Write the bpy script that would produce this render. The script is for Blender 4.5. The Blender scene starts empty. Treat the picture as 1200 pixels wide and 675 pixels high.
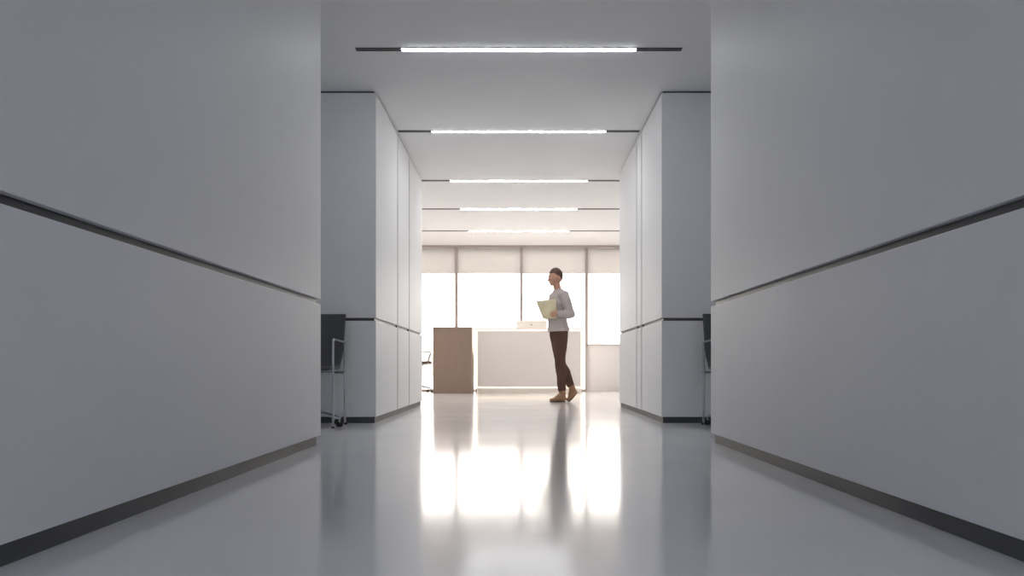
import bpy, bmesh, math, random
from mathutils import Vector, Matrix, noise
random.seed(4)
PI = math.pi
sc = bpy.context.scene
COL = sc.collection
CAMZ, CEIL = 0.47, 2.78
F = 1000.0

# ------------------------------------------------------------------ materials
def principled(name, col, rough=0.5, metal=0.0, spec=0.5, **kw):
    m = bpy.data.materials.new(name); m.use_nodes = True
    b = m.node_tree.nodes['Principled BSDF']
    b.inputs['Base Color'].default_value = (*col, 1)
    b.inputs['Roughness'].default_value = rough
    b.inputs['Metallic'].default_value = metal
    b.inputs['Specular IOR Level'].default_value = spec
    for k, v in kw.items():
        b.inputs[k].default_value = v
    return m

def vary(m, scale, amount, col, rough=None, rough_amt=0.0, stretch=(1, 1, 1), bump=0.0, detail=4):
    """noise driven tone, roughness and bump in object space"""
    nt = m.node_tree; b = nt.nodes['Principled BSDF']
    tc = nt.nodes.new('ShaderNodeTexCoord'); mp = nt.nodes.new('ShaderNodeMapping')
    mp.inputs['Scale'].default_value = stretch
    nz = nt.nodes.new('ShaderNodeTexNoise'); nz.inputs['Scale'].default_value = scale
    nz.inputs['Detail'].default_value = detail
    nt.links.new(tc.outputs['Object'], mp.inputs['Vector']); nt.links.new(mp.outputs['Vector'], nz.inputs['Vector'])
    r = nt.nodes.new('ShaderNodeMapRange')
    r.inputs['From Min'].default_value = 0.3; r.inputs['From Max'].default_value = 0.7
    nt.links.new(nz.outputs['Fac'], r.inputs['Value'])
    mx = nt.nodes.new('ShaderNodeMix'); mx.data_type = 'RGBA'
    lo = tuple(c * (1 - amount) for c in col); hi = tuple(min(1, c * (1 + amount)) for c in col)
    mx.inputs[6].default_value = (*lo, 1); mx.inputs[7].default_value = (*hi, 1)
    nt.links.new(r.outputs['Result'], mx.inputs[0]); nt.links.new(mx.outputs[2], b.inputs['Base Color'])
    if rough is not None:
        rr = nt.nodes.new('ShaderNodeMapRange')
        rr.inputs['From Min'].default_value = 0.3; rr.inputs['From Max'].default_value = 0.7
        rr.inputs['To Min'].default_value = rough - rough_amt; rr.inputs['To Max'].default_value = rough + rough_amt
        nt.links.new(nz.outputs['Fac'], rr.inputs['Value']); nt.links.new(rr.outputs['Result'], b.inputs['Roughness'])
    if bump:
        bp = nt.nodes.new('ShaderNodeBump'); bp.inputs['Strength'].default_value = bump
        bp.inputs['Distance'].default_value = 0.002
        nt.links.new(nz.outputs['Fac'], bp.inputs['Height']); nt.links.new(bp.outputs['Normal'], b.inputs['Normal'])
    return m

def emitter(name, col, strength):
    m = bpy.data.materials.new(name); m.use_nodes = True
    nt = m.node_tree; nt.nodes.clear()
    e = nt.nodes.new('ShaderNodeEmission'); o = nt.nodes.new('ShaderNodeOutputMaterial')
    e.inputs['Color'].default_value = (*col, 1); e.inputs['Strength'].default_value = strength
    nt.links.new(e.outputs[0], o.inputs['Surface'])
    return m

PANEL = (0.785, 0.785, 0.792)
M = {}
M['panel'] = vary(principled('satin_panel', PANEL, 0.5, spec=0.18), 3.0, 0.012, PANEL, 0.5, 0.03)
M['plaster'] = vary(principled('ceiling_paint', (0.82, 0.82, 0.825), 0.8, spec=0.2), 2.0, 0.012, (0.82, 0.82, 0.825))
M['white_wall'] = principled('white_wall_paint', (0.82, 0.80, 0.79), 0.7, spec=0.25)
M['recess'] = principled('dark_recess_metal', (0.05, 0.051, 0.054), 0.40, spec=0.5)
M['base'] = vary(principled('dark_baseboard', (0.075, 0.077, 0.082), 0.48, spec=0.35), 8, 0.05, (0.075, 0.077, 0.082), 0.48, 0.04)
FL = (0.80, 0.80, 0.808)
M['floor'] = vary(principled('polished_resin_floor', FL, 0.12, spec=0.5), 1.6, 0.02, FL, 0.115, 0.008, (1, 1.0, 1), 0.0, 3)
M['lamp'] = emitter('lamp_diffuser', (0.965, 0.985, 1.0), 10.5)
M['channel'] = principled('black_channel', (0.02, 0.02, 0.022), 0.5)
M['led'] = emitter('led_strip', (1.0, 0.82, 0.58), 0.6)
M['alu'] = principled('window_aluminium', (0.44, 0.39, 0.365), 0.45, 0.3)
M['sill'] = principled('sill_white', (0.74, 0.71, 0.69), 0.5)
M['desk_white'] = principled('desk_white_lacquer', (0.78, 0.73, 0.70), 0.4)
M['desk_top'] = principled('desk_top_white', (0.80, 0.77, 0.74), 0.3)
# brown veneer
BR = (0.29, 0.205, 0.16)
M['veneer'] = vary(principled('brown_veneer', BR, 0.45), 5.0, 0.05, BR, 0.45, 0.05, (6, 6, 0.6))
M['veneer_top'] = principled('brown_veneer_edge', (0.34, 0.24, 0.19), 0.4)
M['monitor'] = principled('white_plastic', (0.70, 0.67, 0.64), 0.4)
M['dark_plastic'] = principled('dark_plastic', (0.05, 0.05, 0.052), 0.45)
M['screen'] = principled('dark_screen_glass', (0.01, 0.01, 0.012), 0.1)
M['chrome'] = principled('chrome', (0.48, 0.49, 0.51), 0.18, 1.0)
SH = (0.085, 0.086, 0.09)
M['shell'] = vary(principled('charcoal_leather', SH, 0.42), 60, 0.10, SH, 0.42, 0.06, (1, 1, 1), 0.12)
M['tan_shell'] = principled('brown_leather', (0.10, 0.055, 0.032), 0.5)
M['grey_metal'] = principled('grey_satin_metal', (0.20, 0.18, 0.17), 0.5, 0.4)
M['rubber'] = principled('black_rubber', (0.02, 0.02, 0.021), 0.6)
M['skin'] = principled('skin', (0.50, 0.28, 0.20), 0.5)
M['skin'].node_tree.nodes['Principled BSDF'].inputs['Subsurface Weight'].default_value = 0.08
M['hair'] = vary(principled('brown_hair', (0.09, 0.045, 0.03), 0.55), 90, 0.35, (0.09, 0.045, 0.03), None, 0, (1, 1, 0.2), 0.4)
SHT = (0.46, 0.41, 0.40)
M['shirt'] = vary(principled('greyish_shirt_cotton', SHT, 0.85, spec=0.2), 250, 0.05, SHT, None, 0, (1, 1, 1), 0.1)
TR = (0.10, 0.055, 0.042)
M['trousers'] = vary(principled('dark_brown_trouser_cloth', TR, 0.85, spec=0.2), 300, 0.10, TR, None, 0, (1, 1, 1), 0.1)
M['boot'] = vary(principled('tan_boot_leather', (0.30, 0.165, 0.085), 0.45), 40, 0.12, (0.30, 0.165, 0.085))
M['sole'] = principled('dark_sole', (0.10, 0.06, 0.04), 0.7)
M['belt'] = principled('belt_leather', (0.05, 0.03, 0.022), 0.5)
M['eye'] = principled('eye_white', (0.7, 0.68, 0.66), 0.2)
M['iris'] = principled('dark_iris', (0.03, 0.018, 0.012), 0.15)
M['lip'] = principled('lips', (0.42, 0.19, 0.15), 0.5)
M['paper'] = principled('cream_paper', (0.74, 0.68, 0.50), 0.7)
M['cover'] = vary(principled('pale_yellow_cover', (0.66, 0.60, 0.40), 0.5), 6, 0.12, (0.66, 0.60, 0.40))
M['terrace'] = principled('pale_terrace_stone', (0.30, 0.29, 0.275), 0.8)
M['hill'] = vary(principled('hazy_hill_scrub', (0.11, 0.108, 0.10), 0.95, spec=0.1), 0.12, 0.18, (0.11, 0.108, 0.10))

# thin clear glass
m = bpy.data.materials.new('window_glass'); m.use_nodes = True
nt = m.node_tree; nt.nodes.clear()
o_ = nt.nodes.new('ShaderNodeOutputMaterial'); mx = nt.nodes.new('ShaderNodeMixShader')
tr = nt.nodes.new('ShaderNodeBsdfTransparent'); gl = nt.nodes.new('ShaderNodeBsdfGlossy'); fr = nt.nodes.new('ShaderNodeFresnel')
tr.inputs['Color'].default_value = (0.97, 0.975, 0.97, 1); gl.inputs['Roughness'].default_value = 0.0
fr.inputs['IOR'].default_value = 1.35
nt.links.new(fr.outputs[0], mx.inputs[0]); nt.links.new(tr.outputs[0], mx.inputs[1]); nt.links.new(gl.outputs[0], mx.inputs[2])
nt.links.new(mx.outputs[0], o_.inputs['Surface'])
M['glass'] = m
# roller blind cloth: light passes through it
m = bpy.data.materials.new('blind_cloth'); m.use_nodes = True
nt = m.node_tree; nt.nodes.clear()
o_ = nt.nodes.new('ShaderNodeOutputMaterial'); mx = nt.nodes.new('ShaderNodeMixShader')
df = nt.nodes.new('ShaderNodeBsdfDiffuse'); tl = nt.nodes.new('ShaderNodeBsdfTranslucent')
df.inputs['Color'].default_value = (0.62, 0.61, 0.605, 1); tl.inputs['Color'].default_value = (0.62, 0.605, 0.595, 1)
mx.inputs[0].default_value = 0.5
nt.links.new(df.outputs[0], mx.inputs[1]); nt.links.new(tl.outputs[0], mx.inputs[2]); nt.links.new(mx.outputs[0], o_.inputs['Surface'])
M['blind'] = m

# ------------------------------------------------------------------ geometry helpers
def new_obj(name, bm, mat, parent=None, smooth=False, bevel=0.0, loc=None):
    me = bpy.data.meshes.new(name)
    bmesh.ops.recalc_face_normals(bm, faces=bm.faces)
    bm.to_mesh(me); bm.free()
    for mm in (mat if isinstance(mat, (list, tuple)) else [mat]):
        me.materials.append(M[mm] if isinstance(mm, str) else mm)
    if smooth:
        for p in me.polygons: p.use_smooth = True
    o = bpy.data.objects.new(name, me); COL.objects.link(o)
    if parent: o.parent = parent
    if loc: o.location = loc
    if bevel:
        bv = o.modifiers.new('bevel', 'BEVEL'); bv.width = bevel; bv.segments = 2; bv.limit_method = 'ANGLE'
    return o

def box(bm, x0, x1, y0, y1, z0, z1, mi=0):
    vs = [bm.verts.new(p) for p in ((x0, y0, z0), (x1, y0, z0), (x1, y1, z0), (x0, y1, z0),
                                    (x0, y0, z1), (x1, y0, z1), (x1, y1, z1), (x0, y1, z1))]
    for f in ((3, 2, 1, 0), (4, 5, 6, 7), (0, 1, 5, 4), (1, 2, 6, 5), (2, 3, 7, 6), (3, 0, 4, 7)):
        fc = bm.faces.new([vs[i] for i in f]); fc.material_index = mi
    return vs

def boxes(*bs):
    bm = bmesh.new()
    for b in bs: box(bm, *b)
    return bm

def tube(bm, pts, radii, n=16, caps=4, up=Vector((0, 0, 1)), mi=0):
    """round-capped swept tube; radii are numbers or (a, b) pairs (a across 'side', b across 'out')"""
    pts = [Vector(p) for p in pts]
    rr = [(r, r) if not isinstance(r, (tuple, list)) else r for r in radii]
    dirs = []
    for i in range(len(pts)):
        a = pts[max(0, i - 1)]; b = pts[min(len(pts) - 1, i + 1)]
        dirs.append((b - a).normalized())
    d = dirs[0]
    ref = Vector((0, 1, 0)) if abs(d.y) < 0.8 else Vector((0, 0, 1))
    rings = []
    side = None
    def frame(d, prev):
        s = (prev if prev is not None else ref)
        s = (s - d * s.dot(d)).normalized()
        return s, d.cross(s)
    def ring(c, s, o, a, b):
        return [bm.verts.new(c + s * (math.cos(2 * PI * k / n) * a) + o * (math.sin(2 * PI * k / n) * b)) for k in range(n)]
    for i, p in enumerate(pts):
        side, out = frame(dirs[i], side)
        a, b = rr[i]
        if i == 0 and caps:
            for q in range(1, caps):
                t = q / caps * PI / 2
                rings.append(ring(p - dirs[i] * (min(a, b) * math.cos(t)), side, out, a * math.sin(t), b * math.sin(t)))
        rings.append(ring(p, side, out, a, b))
        if i == len(pts) - 1 and caps:
            for q in range(caps - 1, 0, -1):
                t = q / caps * PI / 2
                rings.append(ring(p + dirs[i] * (min(a, b) * math.cos(t)), side, out, a * math.sin(t), b * math.sin(t)))
    for r0, r1 in zip(rings, rings[1:]):
        for k in range(n):
            f = bm.faces.new((r0[k], r0[(k + 1) % n], r1[(k + 1) % n], r1[k])); f.material_index = mi
    f = bm.faces.new(list(reversed(rings[0]))); f.material_index = mi
    f = bm.faces.new(rings[-1]); f.material_index = mi

def arc_path(pts, rad, seg=6):
    """polyline with rounded corners"""
    pts = [Vector(p) for p in pts]; out = [pts[0]]
    for a, b, c in zip(pts, pts[1:], pts[2:]):
        u = (a - b).normalized(); v = (c - b).normalized()
        p0 = b + u * rad; p1 = b + v * rad
        for k in range(seg + 1):
            t = k / seg
            out.append(p0 * (1 - t) ** 2 + b * (2 * t * (1 - t)) + p1 * t ** 2)
    out.append(pts[-1]); return out

def lathe(bm, prof, n=24, c=(0, 0, 0), axis='Z'):
    rings = []
    for r, z in prof:
        ring = []
        for k in range(n):
            a = 2 * PI * k / n
            p = (r * math.cos(a), r * math.sin(a), z)
            if axis == 'X': p = (p[2], p[0], p[1])
            if axis == 'Y': p = (p[0], p[2], p[1])
            ring.append(bm.verts.new((p[0] + c[0], p[1] + c[1], p[2] + c[2])))
        rings.append(ring)
    for r0, r1 in zip(rings, rings[1:]):
        for k in range(n):
            bm.faces.new((r0[k], r0[(k + 1) % n], r1[(k + 1) % n], r1[k]))
    bm.faces.new(rings[0]); bm.faces.new(rings[-1])

def ellipsoid(bm, c, r, rot=None, nu=20, nv=14, fn=None):
    mat = Matrix.Translation(Vector(c)) @ (rot.to_4x4() if rot else Matrix.Identity(4))
    res = bmesh.ops.create_uvsphere(bm, u_segments=nu, v_segments=nv, radius=1.0)
    for v in res['verts']:
        p = v.co.copy()
        q = Vector((p.x * r[0], p.y * r[1], p.z * r[2]))
        if fn: q = fn(p, q)
        v.co = mat @ q

def empty(name, loc, rz=0.0):
    o = bpy.data.objects.new(name, None); COL.objects.link(o)
    o.location = loc; o.rotation_euler = (0, 0, rz); o.empty_display_size = 0.1
    return o

def tag(o, label=None, cat=None, group=None, kind=None):
    if label: o['label'] = label
    if cat: o['category'] = cat
    if group: o['group'] = group
    if kind: o['kind'] = kind
    return o

def struct(o): o['kind'] = 'structure'; return o

def bake(bm, name, mat, parent, voxel, smooth_it=4, disp=None, loc=None):
    """melt overlapping closed shapes into one continuous skin"""
    bmesh.ops.recalc_face_normals(bm, faces=bm.faces)
    me = bpy.data.meshes.new(name + '_raw'); bm.to_mesh(me); bm.free()
    o = bpy.data.objects.new(name, me); COL.objects.link(o)
    r = o.modifiers.new('r', 'REMESH'); r.mode = 'VOXEL'; r.voxel_size = voxel
    s = o.modifiers.new('s', 'SMOOTH'); s.factor = 0.5; s.iterations = smooth_it
    dg = bpy.context.evaluated_depsgraph_get()
    nm = bpy.data.meshes.new_from_object(o.evaluated_get(dg))
    o.modifiers.clear(); o.data = nm; nm.name = name
    bpy.data.meshes.remove(me)
    nm.materials.clear(); nm.materials.append(M[mat])
    if disp:
        nrm = [v.normal.copy() for v in nm.vertices]
        for v, n_ in zip(nm.vertices, nrm): v.co += n_ * disp(v.co)
    for p in nm.polygons: p.use_smooth = True
    if parent: o.parent = parent
    if loc: o.location = loc
    return o

# ------------------------------------------------------------------ room shell
XW = 1.195            # half width of the corridor
YL, YR = 5.15, 5.31   # far ends of the foreground walls
B0 = -3.2             # corridor starts behind the camera
BF = 7.14             # front of the storage blocks
BEL, BER = 10.53, 10.13
WY = 16.3             # window wall
RX0, RX1 = -2.43, 2.53

bm = bmesh.new(); box(bm, -4.6, 4.6, B0, WY + 0.2, -0.2, 0.0); struct(new_obj('floor', bm, 'floor'))
bm = bmesh.new(); box(bm, -4.6, 4.6, B0, WY + 0.2, CEIL, CEIL + 0.2); struct(new_obj('ceiling', bm, 'plaster'))

Z0, ZG0, ZG1, ZT = 0.058, 0.848, 0.877, CEIL - 0.016
def fore_wall(name, side, y1):
    s = side
    xa, xb = sorted((s * XW, s * (XW + 0.34)))
    ins = 0.024
    core = struct(new_obj(name, boxes((xa + ins, xb - ins, B0, y1 - ins, 0, CEIL)), 'recess'))
    new_obj('upper_panel', boxes((xa, xb, B0, y1, ZG1, ZT)), 'panel', core, bevel=0.003)
    new_obj('lower_panel', boxes((xa, xb, B0, y1, Z0, ZG0)), 'panel', core, bevel=0.003)
    return xa, xb
def skirting(name, *bs): struct(new_obj(name, boxes(*bs), 'base'))
fore_wall('wall_left', -1, YL); fore_wall('wall_right', 1, YR)
skirting('baseboard_left', (-XW - 0.026, -XW - 0.022, B0, YL - 0.021, 0, Z0 - 0.001), (-XW - 0.32, -XW - 0.022, YL - 0.025, YL - 0.021, 0, Z0 - 0.001))
skirting('baseboard_right', (XW + 0.022, XW + 0.026, B0, YR - 0.021, 0, Z0 - 0.001), (XW + 0.022, XW + 0.32, YR - 0.025, YR - 0.021, 0, Z0 - 0.001))

def block(name, side, y1, seams, gap):
    """tall clad block between the cross passage and the far room: panels over a dark core"""
    s = side; xo = s * 4.55; xi = s * XW; ins = 0.018
    xa, xb = sorted((xi - 0, xo))
    ca, cb = sorted((xi + s * ins, xo))
    core = struct(new_obj(name, boxes((ca, cb, BF + ins, y1 - ins, 0, CEIL)), 'recess'))
    ys = [BF] + [v for c in seams for v in (c - gap / 2, c + gap / 2)] + [y1]
    for k in range(0, len(ys), 2):
        for nm, za, zb in (('upper_panel', ZG1 + 0.004, ZT), ('lower_panel', 0.052, ZG0 + 0.008)):
            new_obj(nm, boxes((xa, xb, ys[k], ys[k + 1], za, zb)), 'panel', core, bevel=0.002)
    for c in seams:   # dark seam fillers, a little behind the panel faces
        fa, fb = sorted((xi + s * 0.004, xi + s * 0.03))
        new_obj('seam_strip', boxes((fa, fb, c - gap / 2, c + gap / 2, 0.052, CEIL - 0.06)), 'recess', core)
block('wall_storage_left', -1, BEL, (8.42, 9.31), 0.045)
block('wall_storage_right', 1, BER, (8.31, 8.66), 0.045)
for nm, s, y1 in (('baseboard_storage_left', -1, BEL), ('baseboard_storage_right', 1, BER)):
    a, b = sorted((s * (XW + 0.014), s * (XW + 0.018)))
    c, d = sorted((s * (XW + 0.014), s * 4.5))
    skirting(nm, (a, b, BF + 0.014, y1 - 0.014, 0, 0.051), (c, d, BF + 0.014, BF + 0.018, 0, 0.051))

# side passage ends and the far room's side walls
for nm, x0, x1, y0, y1 in (('wall_passage_left', -4.6, -4.5, B0, BF + 0.3), ('wall_passage_right', 4.5, 4.6, B0, BF + 0.3)):
    struct(new_obj(nm, boxes((x0, x1, y0, y1, 0, CEIL)), 'panel'))
struct(new_obj('wall_room_left', boxes((RX0 - 0.16, RX0, BEL, WY, 0, CEIL)), 'white_wall'))
struct(new_obj('wall_room_right', boxes((RX1, RX1 + 0.16, BER, WY, 0, CEIL)), 'white_wall'))

# window wall: four bays, left ones down to the floor, right-hand bay over a solid parapet
MUL = [RX0, -1.19, 0.05, 1.29, RX1]
SILL = 0.86
for i in range(4):
    x0, x1 = MUL[i], MUL[i + 1]
    zb = SILL if i == 3 else 0.0
    hw = 0.028
    fr_ = struct(new_obj('window_%d' % (i + 1), boxes(
        (x0, x0 + hw, WY - 0.07, WY + 0.09, zb, CEIL), (x1 - hw, x1, WY - 0.07, WY + 0.09, zb, CEIL),
        (x0 + hw, x1 - hw, WY, WY + 0.09, CEIL - 0.05, CEIL), (x0 + hw, x1 - hw, WY, WY + 0.09, zb, zb + 0.045)), 'alu', bevel=0.003))
    new_obj('pane', boxes((x0 + hw, x1 - hw, WY + 0.04, WY + 0.043, zb + 0.045, CEIL - 0.05)), 'glass', fr_)
    if i == 3:
        new_obj('window_sill', boxes((x0 + hw, x1 - hw, WY - 0.05, WY, SILL - 0.001, SILL + 0.022)), 'sill', fr_, bevel=0.004)
struct(new_obj('wall_window', boxes((MUL[3], RX1, WY, WY + 0.12, 0, SILL - 0.001)), 'white_wall'))
struct(new_obj('trim_1', boxes((RX0, RX1, WY - 0.10, WY - 0.085, CEIL - 0.045, CEIL)), 'alu'))   # blind pelmet edge

BLN = ['blind at the leftmost window, beside the left corridor wall',
       'blind right of the mullion above the brown counter',
       'blind directly behind the head of the person',
       'blind at the rightmost window, over the solid parapet']
for i in range(4):
    x0, x1 = MUL[i] + 0.0285, MUL[i + 1] - 0.0285
    r = tag(empty('roller_blind', ((x0 + x1) / 2, WY - 0.03, 2.25)), 'pale roller ' + BLN[i], 'blind', 'roller blinds on the window wall')
    w = (x1 - x0) / 2
    new_obj('cloth', boxes((-w, w, -0.0008, 0.0008, 0.02, 0.50)), 'blind', r)
    bm = bmesh.new(); lathe(bm, [(0.009, -w), (0.009, w)], 12, (0, 0, 0.013), 'X'); new_obj('bottom_rail', bm, 'sill', r, True)
    bm = bmesh.new(); lathe(bm, [(0.022, -w), (0.022, w)], 16, (0, 0.004, 0.505), 'X'); new_obj('roller_tube', bm, 'sill', r, True)

# outside: terrace and a pale ridge
struct(new_obj('terrace', boxes((-30, 30, WY + 0.2, 45, -0.3, -0.05)), 'terrace'))
bm = bmesh.new()
NX, NY = 90, 14
grid = []
for j in range(NY):
    row = []
    for i in range(NX):
        x = -150 + 300 * i / (NX - 1); y = 120 + 14 * j
        t = j / (NY - 1)
        h = 9.0 + 8.5 * noise.noise(Vector((x * 0.016 + 3.1, 0.3, 0))) + 3 * noise.noise(Vector((x * 0.06, y * 0.05, 2.0)))
        h += 1.1 * noise.noise(Vector((x * 0.4, y * 0.3, 5)))
        row.append(bm.verts.new((x, y, -4 + max(h, 2.0) * math.sin(min(1, t * 1.15) * PI * 0.62))))
    grid.append(row)
for j in range(NY - 1):
    for i in range(NX - 1):
        bm.faces.new((grid[j][i], grid[j][i + 1], grid[j + 1][i + 1], grid[j + 1][i]))
struct(new_obj('hills', bm, 'hill', smooth=True))

# ------------------------------------------------------------------ ceiling lights
LIGHTS = [(6.20, 1.184, 'nearest the camera'),
          (8.354, 1.18, 'second from the camera'),
          (10.57, 1.9, 'third from the camera'),
          (12.47, 1.9, 'second from the windows'),
          (14.48, 1.9, 'closest to the windows')]
for y, hl, lab in LIGHTS:
    r = tag(empty('linear_ceiling_light', (0, y, CEIL)), 'white linear ceiling light in a slim black channel, ' + lab, 'ceiling light', 'linear lights across the ceiling')
    hw = 0.027
    # channel: a shallow U open downwards, dark end pieces left and right of the lamp
    new_obj('channel', boxes((-hl, hl, -hw, -hw + 0.006, -0.006, 0), (-hl, hl, hw - 0.006, hw, -0.006, 0),
                             (-hl, hl, -hw + 0.006, hw - 0.006, -0.003, 0)), 'channel', r)
    new_obj('diffuser', boxes((-0.85, 0.85, -hw + 0.004, hw - 0.004, -0.010, -0.0065)), 'lamp', r, bevel=0.002)

# ------------------------------------------------------------------ reception desk
DY = 15.15
t = tag(empty('counter_end', (-1.18, DY + 0.4, 0)), 'brown veneer counter block standing left of the white reception desk', 'counter')
new_obj('carcass', boxes((-0.345, 0.345, -0.395, 0.4, 0.0, 1.155)), 'veneer', t, bevel=0.003)
new_obj('top', boxes((-0.35, 0.35, -0.4, 0.405, 1.157, 1.18)), 'veneer_top', t, bevel=0.003)

t = tag(empty('reception_desk', (0.18, DY + 0.42, 0)), 'white reception desk with a glowing light frame around its front', 'desk')
x0, x1 = -0.98, 0.99
new_obj('body', boxes((x0 + 0.02, x1 - 0.02, -0.20, -0.14, 0.06, 1.15), (x0 + 0.02, x0 + 0.05, -0.14, 0.40, 0.0, 0.72),
                      (x1 - 0.05, x1 - 0.02, -0.14, 0.40, 0.0, 0.72)), 'desk_white', t, bevel=0.002)
new_obj('plinth', boxes((x0 + 0.06, x1 - 0.06, -0.19, -0.12, 0.0, 0.06)), 'desk_white', t)
new_obj('front_panel', boxes((x0 + 0.065, x1 - 0.065, -0.26, -0.225, 0.125, 1.105)), 'desk_white', t, bevel=0.003)
b = 0.028
new_obj('light_strip', boxes((x0 + 0.025, x0 + 0.025 + b, -0.225, -0.203, 0.085, 1.145), (x1 - 0.025 - b, x1 - 0.025, -0.225, -0.203, 0.085, 1.145),
                             (x0 + 0.025 + b, x1 - 0.025 - b, -0.225, -0.203, 0.092, 0.092 + b * 0.6), (x0 + 0.025 + b, x1 - 0.025 - b, -0.225, -0.203, 1.145 - b, 1.145)), 'led', t)
new_obj('counter_top', boxes((x0, x1, -0.23, 0.05, 1.15, 1.175)), 'desk_top', t, bevel=0.003)
new_obj('worktop', boxes((x0 + 0.02, x1 - 0.02, -0.14, 0.45, 0.72, 0.75)), 'desk_top', t, bevel=0.003)

# monitor behind the counter
t = tag(empty('computer_monitor', (0.235, DY + 0.62, 0.75)), 'white computer monitor whose top edge shows above the reception desk', 'monitor')
new_obj('housing', boxes((-0.28, 0.28, -0.012, 0.012, 0.22, 0.575)), 'monitor', t, bevel=0.006)
bm = bmesh.new(); lathe(bm, [(0.012, -0.0145), (0.012, -0.0118)], 20, (0, 0, 0.50), 'Y'); new_obj('round_mark', bm, 'dark_plastic', t)
new_obj('screen', boxes((-0.265, 0.265, 0.0122, 0.0135, 0.24, 0.56)), 'screen', t)
bm = bmesh.new(); tube(bm, [(0, -0.03, 0.012), (0, -0.035, 0.15), (0, -0.018, 0.34)], [(0.05, 0.006), (0.045, 0.006), (0.04, 0.006)], 14, 2)
new_obj('stand', bm, 'monitor', t, True)
new_obj('foot', boxes((-0.1, 0.1, -0.1, 0.08, 0.0, 0.010)), 'monitor', t, bevel=0.003)

# ------------------------------------------------------------------ chairs
def shell_bm(seat_w, top_w, seat_z, top_z, curl=0.05):
    """one bent sheet: seat, curved small of the back, backrest"""
    prof = [(-0.235, seat_z - 0.022), (-0.215, seat_z), (-0.10, seat_z - 0.004), (0.05, seat_z - 0.01), (0.14, seat_z - 0.002),
            (0.195, seat_z + 0.035), (0.222, seat_z + 0.09), (0.24, seat_z + 0.18), (0.255, seat_z + 0.30), (0.272, top_z - 0.03), (0.276, top_z)]
    # resample smoothly
    P = []
    for a in range(len(prof) - 1):
        p0 = prof[max(0, a - 1)]; p1 = prof[a]; p2 = prof[a + 1]; p3 = prof[min(len(prof) - 1, a + 2)]
        for k in range(4):
            u = k / 4
            P.append(tuple(0.5 * ((2 * p1[c]) + (-p0[c] + p2[c]) * u + (2 * p0[c] - 5 * p1[c] + 4 * p2[c] - p3[c]) * u * u + (-p0[c] + 3 * p1[c] - 3 * p2[c] + p3[c]) * u ** 3) for c in (0, 1)))
    P.append(prof[-1])
    n = len(P); NW = 18; bm = bmesh.new(); rows = []
    for i, (y, z) in enumerate(P):
        t = i / (n - 1)
        w = seat_w + (top_w - seat_w) * max(0, (t - 0.5) / 0.5)
        w *= 1 - 0.05 * math.exp(-((t - 0.5) / 0.12) ** 2)
        # rounded outer corners at the front and top
        e = min(t, 1 - t) * 14
        if e < 1: w -= 0.05 * (1 - math.sqrt(max(0, 1 - (1 - e) ** 2))) * (1.0 if t < .5 else 0.5)
        row = []
        for k in range(NW):
            u = -1 + 2 * k / (NW - 1)
            back = max(0, min(1, (t - 0.45) / 0.2))
            row.append(bm.verts.new((u * w / 2, y - back * curl * u * u * 0.6, z + (1 - back) * 0.018 * u * u)))
        rows.append(row)
    for a, b in zip(rows, rows[1:]):
        for k in range(NW - 1): bm.faces.new((a[k], a[k + 1], b[k + 1], b[k]))
    return bm

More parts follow.
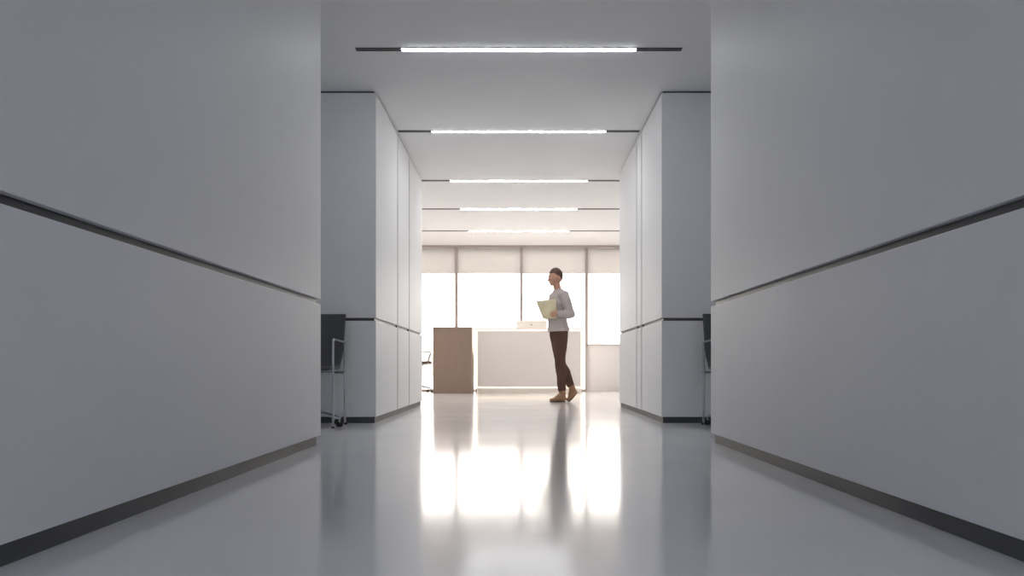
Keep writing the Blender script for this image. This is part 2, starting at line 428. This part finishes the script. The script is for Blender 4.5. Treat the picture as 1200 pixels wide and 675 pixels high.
def make_chair(name, label, group, loc, rz, loops_to_floor, shell_mat, seat_z, top_z, half, base_turn):
    t = tag(empty(name, loc, rz), label, 'chair', group)
    sh = new_obj('seat_shell', shell_bm(0.46, 0.50, seat_z, top_z), shell_mat, t, True)
    so = sh.modifiers.new('thick', 'SOLIDIFY'); so.thickness = 0.018 if loops_to_floor else 0.042; so.offset = 0
    sb = sh.modifiers.new('sub', 'SUBSURF'); sb.levels = 1; sb.render_levels = 1
    for s in (-1, 1):
        bm = bmesh.new()
        if loops_to_floor:
            path = arc_path([(s * half, -0.235, 0.006), (s * half, -0.235, 0.683), (s * (half - 0.005), 0.225, 0.672), (s * (half - 0.005), 0.235, 0.006)], 0.03)
        else:
            path = arc_path([(s * (half - 0.06), -0.16, seat_z - 0.03), (s * half, -0.17, seat_z + 0.0), (s * half, -0.24, seat_z + 0.21), (s * half, 0.12, seat_z + 0.22), (s * half, 0.19, seat_z + 0.12)], 0.035)
        tube(bm, path, [0.0095] * len(path), 12, 2)
        o = new_obj('arm_loop', bm, 'chrome' if loops_to_floor else 'grey_metal', t, True)
        if loops_to_floor:
            for yy in (-0.235, 0.235):
                bm = bmesh.new(); lathe(bm, [(0.012, 0.0), (0.012, 0.014), (0.0095, 0.016)], 14, (s * half, yy, 0)); new_obj('foot_cap', bm, 'rubber', o, True)
    bm = bmesh.new()
    for yy in ((-0.232, 0.235) if loops_to_floor else (-0.12, 0.08)):
        wbar = half if loops_to_floor else 0.2
        tube(bm, [(-wbar, yy, seat_z - 0.028), (wbar, yy, seat_z - 0.028)], [0.009, 0.009], 12, 2)
    for xx in (-0.07, 0.07):
        ye = 0.232 if loops_to_floor else 0.10
        tube(bm, [(xx, -ye, seat_z - 0.030), (xx, ye, seat_z - 0.030)], [0.008, 0.008], 12, 2)
    box(bm, -0.09, 0.09, -0.09, 0.09, seat_z - 0.045, seat_z - 0.026)
    new_obj('seat_frame', bm, 'chrome', t)
    bm = bmesh.new(); lathe(bm, [(0.03, 0.10), (0.03, 0.24), (0.019, 0.245), (0.019, seat_z - 0.04)], 20); new_obj('column', bm, 'chrome', t, True)
    bm = bmesh.new(); lathe(bm, [(0.03, 0.075), (0.042, 0.085), (0.042, 0.125), (0.034, 0.135)], 24); hub = new_obj('star_base', bm, 'chrome', t, True)
    for k in range(5):
        a = base_turn + k * 2 * PI / 5
        d = Vector((math.cos(a), math.sin(a), 0))
        bm = bmesh.new()
        L = 0.275
        tube(bm, [d * 0.03 + Vector((0, 0, 0.112)), d * 0.14 + Vector((0, 0, 0.103)), d * L + Vector((0, 0, 0.07))], [(0.024, 0.019), (0.021, 0.016), (0.016, 0.012)], 12, 3)
        tube(bm, [d * L + Vector((0, 0, 0.07)), d * L + Vector((0, 0, 0.03))], [0.007, 0.006], 10, 2)
        new_obj('base_arm', bm, 'chrome', t, True)
        bm = bmesh.new()
        q = Vector((-d.y, d.x, 0))
        for sgn in (-1, 1):
            c = d * L + q * (0.014 * sgn) + Vector((0, 0, 0.021))
            m4 = Matrix.Translation(c) @ q.to_track_quat('Z', 'Y').to_matrix().to_4x4()
            bmesh.ops.create_cone(bm, cap_ends=True, segments=20, radius1=0.021, radius2=0.021, depth=0.014, matrix=m4)
        new_obj('caster', bm, 'rubber', t, bevel=0.003)
    return t

G = 'charcoal chairs in the side passages'
make_chair('passage_chair', 'charcoal shell chair with chrome arm loop, beside the left foreground wall end', G,
           (-1.665, 6.76, 0), 0.0, True, 'shell', 0.452, 0.905, 0.245, math.radians(-18))
make_chair('passage_chair', 'charcoal shell chair peeking out behind the right foreground wall, mostly hidden', G,
           (1.745, 6.72, 0), 0.0, True, 'shell', 0.452, 0.905, 0.245, math.radians(216))
make_chair('swivel_chair', 'brown swivel office chair with casters left of the brown counter block', None,
           (-1.87, 15.85, 0), PI / 2 + 0.1, False, 'tan_shell', 0.54, 1.0, 0.235, math.radians(-40))

# ------------------------------------------------------------------ person
P = empty('person', (0.52, 11.46, 0), math.radians(20))
tag(P, 'walking person in greyish shirt, dark trousers and tan boots reading an open booklet', 'person')
L_HIP, R_HIP = (0.015, -0.085, 0.93), (0.02, 0.085, 0.93)
L_KN, R_KN = (-0.005, -0.09, 0.51), (0.085, 0.09, 0.508)
L_AN, R_AN = (0.035, -0.085, 0.095), (0.255, 0.085, 0.168)
L_SH, R_SH = (0.015, -0.178, 1.425), (0.015, 0.178, 1.425)
L_EL, R_EL = (0.095, -0.240, 1.165), (0.085, 0.240, 1.165)
L_WR, R_WR = (-0.085, -0.190, 1.165), (-0.085, 0.180, 1.165)

def torso(bm, g):
    # tube runs upward: first radius is across Y (side), second fore-aft
    tube(bm, [(0.015, 0, 0.90), (0.012, 0, 0.98), (0.0, 0, 1.09), (-0.004, 0, 1.2), (-0.002, 0, 1.31), (0.008, 0, 1.39), (0.014, 0, 1.44)],
         [(0.150 + g, 0.103 + g), (0.152 + g, 0.105 + g), (0.134 + g, 0.097 + g), (0.142 + g, 0.107 + g), (0.158 + g, 0.114 + g), (0.150 + g, 0.095 + g), (0.105 + g, 0.066 + g)], 24, 4)
def legs(bm, g, zmin=0.0):
    for hip, kn, an in ((L_HIP, L_KN, L_AN), (R_HIP, R_KN, R_AN)):
        h, k, a = Vector(hip), Vector(kn), Vector(an)
        c = k.lerp(a, 0.33) + Vector((0.014, 0, 0))
        pts = [h, h.lerp(k, 0.35), h.lerp(k, 0.75), k, c, k.lerp(a, 0.7), a]
        tube(bm, pts, [0.080 + g, 0.077 + g, 0.061 + g, 0.053 + g, 0.054 + g, 0.041 + g, 0.034 + g], 18, 4)
def arms(bm, g, wrist=True):
    for sh, el, wr in ((L_SH, L_EL, L_WR), (R_SH, R_EL, R_WR)):
        s, e, w = Vector(sh), Vector(el), Vector(wr)
        tube(bm, [s + Vector((0, -0.06 * (1 if sh[1] > 0 else -1), 0.0)), s, s.lerp(e, 0.45), e], [0.054 + g, 0.056 + g, 0.047 + g, 0.039 + g], 16, 4)
        tube(bm, [e, e.lerp(w, 0.3), e.lerp(w, 0.75), w], [0.039 + g, 0.041 + g, 0.031 + g, 0.025 + g], 16, 4)

# body: one continuous surface with head, hands and bare feet inside the boots
bm = bmesh.new()
torso(bm, -0.006); legs(bm, -0.006); arms(bm, -0.002)
tube(bm, [(0.016, 0, 1.42), (0.004, 0, 1.50), (-0.014, 0, 1.575)], [0.064, 0.051, 0.050], 18, 3)
tilt = Matrix.Rotation(math.radians(-9), 3, 'Y')     # reading: face dips forward (-X)
HC = Vector((-0.028, 0, 1.675))
def head_fn(p, q):
    # p unit sphere; -x face, z up
    if p.z < 0:
        k = -p.z
        q.y *= 1 - 0.16 * k ** 1.5
        q.x += -0.016 * k if p.x < 0 else -0.030 * k
    if p.x < 0: q.x *= 0.97
    return q
ellipsoid(bm, HC, (0.097, 0.077, 0.116), tilt, 28, 20, head_fn)
hd = lambda x, y, z: HC + tilt @ Vector((x, y, z))
tube(bm, [hd(-0.088, 0, 0.012), hd(-0.100, 0, -0.012), hd(-0.113, 0, -0.032)], [0.009, 0.011, 0.014], 12, 4)   # nose
for s in (-1, 1):
    tube(bm, [hd(-0.105, s * 0.010, -0.036), hd(-0.098, s * 0.014, -0.036)], [0.008, 0.008], 10, 3)              # nostril wings
    ellipsoid(bm, hd(0.008, s * 0.078, -0.012), (0.020, 0.008, 0.031), tilt @ Matrix.Rotation(0.25, 3, 'Y'), 14, 10)  # ear
    tube(bm, [hd(-0.088, s * 0.012, 0.024), hd(-0.084, s * 0.036, 0.028), hd(-0.066, s * 0.056, 0.020)], [0.008, 0.009, 0.007], 10, 3)  # brow
    ellipsoid(bm, hd(-0.0755, s * 0.032, 0.0105), (0.0125, 0.0165, 0.0065), tilt, 14, 10)   # upper lid
    ellipsoid(bm, hd(-0.0735, s * 0.031, -0.0085), (0.0115, 0.0150, 0.0055), tilt, 14, 10)  # lower lid
    ellipsoid(bm, hd(-0.060, s * 0.040, -0.030), (0.022, 0.024, 0.024), tilt, 14, 10)                                   # cheek
tube(bm, [hd(-0.088, -0.018, -0.063), hd(-0.098, 0, -0.062), hd(-0.088, 0.018, -0.063)], [0.006, 0.008, 0.006], 10, 3)
tube(bm, [hd(-0.086, -0.015, -0.074), hd(-0.095, 0, -0.075), hd(-0.086, 0.015, -0.074)], [0.006, 0.008, 0.006], 10, 3)
ellipsoid(bm, hd(-0.076, 0, -0.068), (0.016, 0.028, 0.026), tilt, 14, 10)   # mouth area
ellipsoid(bm, hd(-0.028, 0, -0.058), (0.060, 0.057, 0.050), tilt, 20, 14)
ellipsoid(bm, hd(-0.070, 0, -0.093), (0.021, 0.027, 0.018), tilt, 12, 8)                                           # chin
# hands: fingers behind the booklet's leaf, thumb in front of it
SP0, SP1 = Vector((-0.215, -0.01, 1.115)), Vector((-0.315, -0.01, 1.345))   # spine bottom / top
OUTA, OUTA1 = Vector((-0.078, -0.175, 1.105)), Vector((-0.100, -0.180, 1.365))
OUTB, OUTB1 = Vector((-0.078, 0.155, 1.105)), Vector((-0.100, 0.160, 1.365))
for s, wr, o0, o1 in ((-1, L_WR, OUTA, OUTA1), (1, R_WR, OUTB, OUTB1)):
    w = Vector(wr)
    e = (SP0 - o0).normalized()                     # towards the spine
    v = (o1 - o0).normalized()
    nrm = e.cross(v).normalized()
    if nrm.y * s < 0: nrm = -nrm                    # outward side of the leaf
    base = o0 + v * 0.065 + e * 0.012 + nrm * 0.020      # knuckle line centre
    mid = w.lerp(base, 0.5) + nrm * 0.006
    for q, (ln, off) in enumerate(((0.068, 0.031), (0.078, 0.011), (0.073, -0.009), (0.058, -0.028))):
        k0 = base + v * off + nrm * (0.003 if q in (1, 2) else 0)
        tube(bm, [w + v * off * 0.5, mid + v * off * 0.8, k0], [0.014, 0.0125, 0.0105], 10, 3)
        k1 = k0 + e * ln * 0.48 + nrm * 0.004 - v * 0.004
        k2 = k1 + e * ln * 0.30 - nrm * 0.004 - v * 0.004
        k3 = k2 + e * ln * 0.22 - nrm * 0.006 - v * 0.003
        tube(bm, [k0, k1, k2, k3], [0.0098, 0.0088, 0.008, 0.0072], 10, 3)
    th0 = w.lerp(base, 0.35) + v * 0.016 - nrm * 0.010
    th1 = o0 + v * 0.100 - e * 0.012 - nrm * 0.006
    th2 = o0 + v * 0.112 + e * 0.018 - nrm * 0.0125
    th3 = o0 + v * 0.116 + e * 0.040 - nrm * 0.0115
    tube(bm, [th0, th1, th2, th3], [0.015, 0.0115, 0.0098, 0.0085], 10, 3)
# feet
def foot_pts(an, heel, ball, toe): return [Vector(heel), Vector(ball), Vector(toe)]
LF = [Vector((0.052, -0.085, 0.045)), Vector((-0.085, -0.090, 0.036)), Vector((-0.125, -0.092, 0.032))]
RF = [Vector((0.282, 0.085, 0.130)), Vector((0.215, 0.088, 0.040)), Vector((0.183, 0.090, 0.030))]
for ft, an in ((LF, L_AN), (RF, R_AN)):
    tube(bm, [ft[0], ft[1], ft[2]], [0.028, 0.026, 0.018], 14, 4)
    tube(bm, [Vector(an), Vector(an).lerp(ft[1], 0.5), ft[1]], [0.031, 0.028, 0.022], 14, 4)
body = bake(bm, 'body', 'skin', P, 0.0052, 3)

# eyes and lips
for s in (-1, 1):
    bm = bmesh.new(); ellipsoid(bm, hd(-0.0755, s * 0.031, 0.002), (0.011, 0.0125, 0.009), tilt, 16, 10)
    e = new_obj('eye', bm, 'eye', P, True)
    bm = bmesh.new(); ellipsoid(bm, hd(-0.0835, s * 0.031, 0.000), (0.004, 0.0052, 0.0052), tilt, 12, 8)
    new_obj('iris', bm, 'iris', e, True)

# hair
bm = bmesh.new()
def hair_fn(p, q):
    q = head_fn(p, q)
    return q
ellipsoid(bm, HC + tilt @ Vector((0.008, 0, 0.006)), (0.101, 0.083, 0.122), tilt, 40, 30, hair_fn)
inv = tilt.inverted()
kill = []
for v in bm.verts:
    p = inv @ (v.co - HC)
    line = 0.052 if p.x < -0.055 else (0.052 - (p.x + 0.055) * 0.9 if p.x < 0.0 else 0.0 - p.x * 0.95)
    if p.z < line: kill.append(v)
bmesh.ops.delete(bm, geom=kill, context='VERTS')
for v in bm.verts:
    v.co += v.co.normalized() * 0.0 + Vector((0, 0, 0.004 * noise.noise(v.co * 60)))
hr = new_obj('hair', bm, 'hair', P, True)
so = hr.modifiers.new('thick', 'SOLIDIFY'); so.thickness = 0.010; so.offset = -1
sb = hr.modifiers.new('sub', 'SUBSURF'); sb.levels = 1; sb.render_levels = 1

def folds(amp, sx, sz):
    return lambda c: amp * noise.noise(Vector((c.x * sx, c.y * sx, c.z * sz))) + amp * 0.5 * noise.noise(Vector((c.x * sx * 2.3, c.y * sx * 2.3 + 4, c.z * sz * 2.1)))

# shirt
bm = bmesh.new()
torso(bm, 0.019); arms(bm, 0.013)
tube(bm, [(0.015, 0, 0.90), (0.013, 0, 0.98), (0.004, 0, 1.06)], [(0.184, 0.137), (0.180, 0.134), (0.158, 0.118)], 24, 3)
tube(bm, [(0.017, 0, 1.43), (0.014, 0, 1.462)], [(0.085, 0.075), (0.066, 0.064)], 20, 1)
shirt = bake(bm, 'shirt', 'shirt', P, 0.008, 4, folds(0.007, 14, 11))
def trim_mesh(o, keep):
    b = bmesh.new(); b.from_mesh(o.data)
    bmesh.ops.delete(b, geom=[v for v in b.verts if not keep(v.co)], context='VERTS')
    b.to_mesh(o.data); b.free()
lw = [(Vector(L_EL), Vector(L_WR)), (Vector(R_EL), Vector(R_WR))]
def shirt_keep(c):
    for e, w in lw:
        d = (w - e); t = (c - e).dot(d) / d.length_squared
        if t > 0.97 and (c - (e + d * t)).length < 0.07: return False
    return True
trim_mesh(shirt, shirt_keep)
def slice_mesh(o, co_, no_):
    b = bmesh.new(); b.from_mesh(o.data)
    bmesh.ops.bisect_plane(b, geom=b.verts[:] + b.edges[:] + b.faces[:], plane_co=co_, plane_no=no_, clear_outer=True)
    b.to_mesh(o.data); b.free()
slice_mesh(shirt, (0, 0, 0.945), (0.04, 0, -1))
so = shirt.modifiers.new('thick', 'SOLIDIFY'); so.thickness = 0.004; so.offset = 1
bm = bmesh.new()   # collar
lathe(bm, [(0.064, 0.0), (0.070, 0.004), (0.066, 0.040), (0.060, 0.040)], 28)
for v in bm.verts:
    v.co.z += 0.22 * v.co.x; v.co += Vector((0.006, 0, 1.472))
new_obj('collar', bm, 'shirt', shirt, True)
for e, w in lw:
    d = (w - e).normalized(); bm = bmesh.new()
    tube(bm, [w - d * 0.045, w - d * 0.002], [0.0415, 0.039], 20, 1)
    new_obj('cuff', bm, 'shirt', shirt, True)

# trousers
bm = bmesh.new()
legs(bm, 0.012)
tube(bm, [(0.018, 0, 0.86), (0.015, 0, 0.93), (0.013, 0, 0.985)], [(0.153, 0.106), (0.157, 0.109), (0.153, 0.106)], 24, 3)
trs = bake(bm, 'trousers', 'trousers', P, 0.008, 4, folds(0.0045, 12, 9))
def tr_keep(c):
    if c.z > 0.985: return False
    for kn, an in ((L_KN, L_AN), (R_KN, R_AN)):
        k, a = Vector(kn), Vector(an); d = a - k; t = (c - k).dot(d) / d.length_squared
        if t > 0.87 and abs(c.y - a.y) < 0.09: return False
    return True
trim_mesh(trs, tr_keep)
so = trs.modifiers.new('thick', 'SOLIDIFY'); so.thickness = 0.004; so.offset = 1
bm = bmesh.new()
ring0, ring1 = [], []
for k in range(40):
    a = 2 * PI * k / 40
    ring0.append(bm.verts.new((0.013 + 0.122 * math.cos(a), 0.170 * math.sin(a), 0.945))); ring1.append(bm.verts.new((0.013 + 0.122 * math.cos(a), 0.170 * math.sin(a), 0.977)))
for k in range(40): bm.faces.new((ring0[k], ring0[(k + 1) % 40], ring1[(k + 1) % 40], ring1[k]))
bl = new_obj('belt', bm, 'belt', P, True); so = bl.modifiers.new('t', 'SOLIDIFY'); so.thickness = 0.004

# boots
for ft, an, kn, pitch in ((LF, L_AN, L_KN, 0), (RF, R_AN, R_KN, 1)):
    a = Vector(an); k = Vector(kn)
    up = (k - a).normalized()
    bm = bmesh.new()
    tube(bm, [ft[0] + Vector((0, 0, 0.006)), ft[0].lerp(ft[1], 0.5) + Vector((0, 0, 0.008)), ft[1], ft[2]], [(0.040, 0.036), (0.044, 0.036), (0.046, 0.030), (0.034, 0.024)], 20, 4)
    tube(bm, [a + up * 0.105, a, ft[0].lerp(ft[1], 0.22)], [0.047, 0.045, 0.042], 20, 2)
    tube(bm, [a + up * 0.01, a.lerp(ft[1], 0.55), ft[1]], [0.043, 0.038, 0.030], 18, 3)
    bt = bake(bm, 'boot', 'boot', P, 0.006, 3)
    # keep the upper above its sole
    bm = bmesh.new()
    d = (ft[2] - ft[0]).normalized()
    dn = Vector((d.z, 0, -d.x)); dn = dn if dn.z < 0 else -dn
    if not pitch: d = Vector((-1, 0, 0)); dn = Vector((0, 0, -1))
    def sole_pts():
        out = []
        for q in range(28):
            t = q / 28 * 2 * PI
            u = math.cos(t); w_ = math.sin(t)
            wid = 0.043 - 0.010 * max(0, -u) + 0.004 * math.sin(u * 3)
            out.append((u, w_ * wid))
        return out
    lo, hi = [], []
    c0 = ft[0] - d * 0.030; c1 = ft[2] + d * 0.024
    for u, yy in sole_pts():
        p = c0.lerp(c1, (u + 1) / 2)
        if not pitch:
            p.z = 0.016
            lo.append(bm.verts.new((p.x, p.y + yy, 0.001))); hi.append(bm.verts.new((p.x, p.y + yy, 0.018)))
        else:
            base = p + dn * 0.032
            lo.append(bm.verts.new(base + Vector((0, yy, 0)) + dn * 0.006)); hi.append(bm.verts.new(base + Vector((0, yy, 0)) - dn * 0.008))
    n = len(lo)
    for q in range(n): bm.faces.new((lo[q], lo[(q + 1) % n], hi[(q + 1) % n], hi[q]))
    bm.faces.new(lo[::-1]); bm.faces.new(hi)
    new_obj('sole', bm, 'sole', bt)

# open booklet held in both hands
BK = empty('booklet', (0.52 - 0.2 * math.cos(math.radians(20)), 11.46 - 0.2 * math.sin(math.radians(20)), 1.2), math.radians(20))
tag(BK, 'open pale yellow booklet held up in both hands of the walking person', 'booklet')
off = Vector((0.2, 0, -1.2))
def leaf(o0, o1, inset, push, name, mat, bend):
    bm = bmesh.new(); NU, NV = 12, 8
    e = (o0 - SP0); v = (SP1 - SP0)
    nr = e.cross(v).normalized()
    if nr.x < 0: nr = -nr                                    # towards the reader (+X)
    g = []
    for i in range(NU):
        row = []
        for j in range(NV):
            u = inset * 0.2 + (1 - inset * 1.2) * i / (NU - 1); w = inset + (1 - 2 * inset) * j / (NV - 1)
            p = SP0.lerp(o0, u).lerp(SP1.lerp(o1, u), w)
            p = p + nr * (push + bend * math.sin(u * PI) * (0.6 + 0.4 * w)) + off
            row.append(bm.verts.new(p))
        g.append(row)
    for i in range(NU - 1):
        for j in range(NV - 1): bm.faces.new((g[i][j], g[i + 1][j], g[i + 1][j + 1], g[i][j + 1]))
    o = new_obj(name, bm, mat, BK, True)
    s = o.modifiers.new('thick', 'SOLIDIFY'); s.thickness = 0.0012; s.offset = 0
for o0, o1 in ((OUTA, OUTA1), (OUTB, OUTB1)):
    leaf(o0, o1, 0.0, 0.0, 'cover', 'cover', 0.004)
    leaf(o0, o1, 0.03, 0.003, 'page', 'paper', 0.006)
    leaf(o0, o1, 0.05, 0.006, 'page', 'paper', 0.010)

# ------------------------------------------------------------------ light and camera
w = bpy.data.worlds.new('sky'); sc.world = w; w.use_nodes = True
nt = w.node_tree; nt.nodes.clear()
out = nt.nodes.new('ShaderNodeOutputWorld'); bg = nt.nodes.new('ShaderNodeBackground')
tc = nt.nodes.new('ShaderNodeTexCoord'); sp = nt.nodes.new('ShaderNodeSeparateXYZ')
nt.links.new(tc.outputs['Generated'], sp.inputs[0])
rm = nt.nodes.new('ShaderNodeValToRGB')
mr = nt.nodes.new('ShaderNodeMapRange'); mr.inputs['From Min'].default_value = -1; mr.inputs['From Max'].default_value = 1
nt.links.new(sp.outputs['Y'], mr.inputs['Value']); nt.links.new(mr.outputs['Result'], rm.inputs['Fac'])
cr = rm.color_ramp
cr.elements[0].position = 0.25; cr.elements[0].color = (0.12, 0.13, 0.155, 1)
cr.elements[1].position = 0.80; cr.elements[1].color = (1.0, 0.92, 0.855, 1)
# hazy bright sky: pale at the horizon, strongest higher up
zr = nt.nodes.new('ShaderNodeMapRange'); zr.interpolation_type = 'SMOOTHSTEP'
zr.inputs['From Min'].default_value = 0.12; zr.inputs['From Max'].default_value = 0.50
zr.inputs['To Min'].default_value = 1.6; zr.inputs['To Max'].default_value = 6.6
nt.links.new(sp.outputs['Z'], zr.inputs['Value']); nt.links.new(zr.outputs['Result'], bg.inputs['Strength'])
nt.links.new(rm.outputs['Color'], bg.inputs['Color'])
nt.links.new(bg.outputs[0], out.inputs['Surface'])

def portal(name, loc, rx, sx, sy):
    l = bpy.data.lights.new(name, 'AREA'); l.shape = 'RECTANGLE'; l.size = sx; l.size_y = sy
    l.cycles.is_portal = True
    o = bpy.data.objects.new(name, l); COL.objects.link(o); o.location = loc; o.rotation_euler = (rx, 0, 0)
portal('window_portal', ((RX0 + RX1) / 2, WY + 0.15, CEIL / 2), -PI / 2, RX1 - RX0, CEIL)
portal('open_back_portal', (0, B0 - 0.02, CEIL / 2), PI / 2, 9.0, CEIL)  # unseen back end, left open so cool fill light reaches the foreground

cam = bpy.data.cameras.new('camera'); co = bpy.data.objects.new('camera', cam); COL.objects.link(co)
co.location = (0, 0, CAMZ); co.rotation_euler = (PI / 2, 0, 0)
cam.sensor_fit = 'HORIZONTAL'; cam.sensor_width = 36; cam.lens = 36 * F / 1200
cam.shift_x = -8 / 1200; cam.shift_y = (430 - 337.5) / 1200
cam.clip_start = 0.05; cam.clip_end = 2000
sc.camera = co
sc.view_settings.view_transform = 'Standard'; sc.view_settings.look = 'None'
sc.view_settings.gamma = 1; sc.view_settings.use_curve_mapping = False
sc.view_settings.exposure = 1.84
sc.cycles.use_denoising = True
sc.cycles.max_bounces = 16; sc.cycles.diffuse_bounces = 8; sc.cycles.transparent_max_bounces = 16
sc.cycles.sample_clamp_indirect = 8
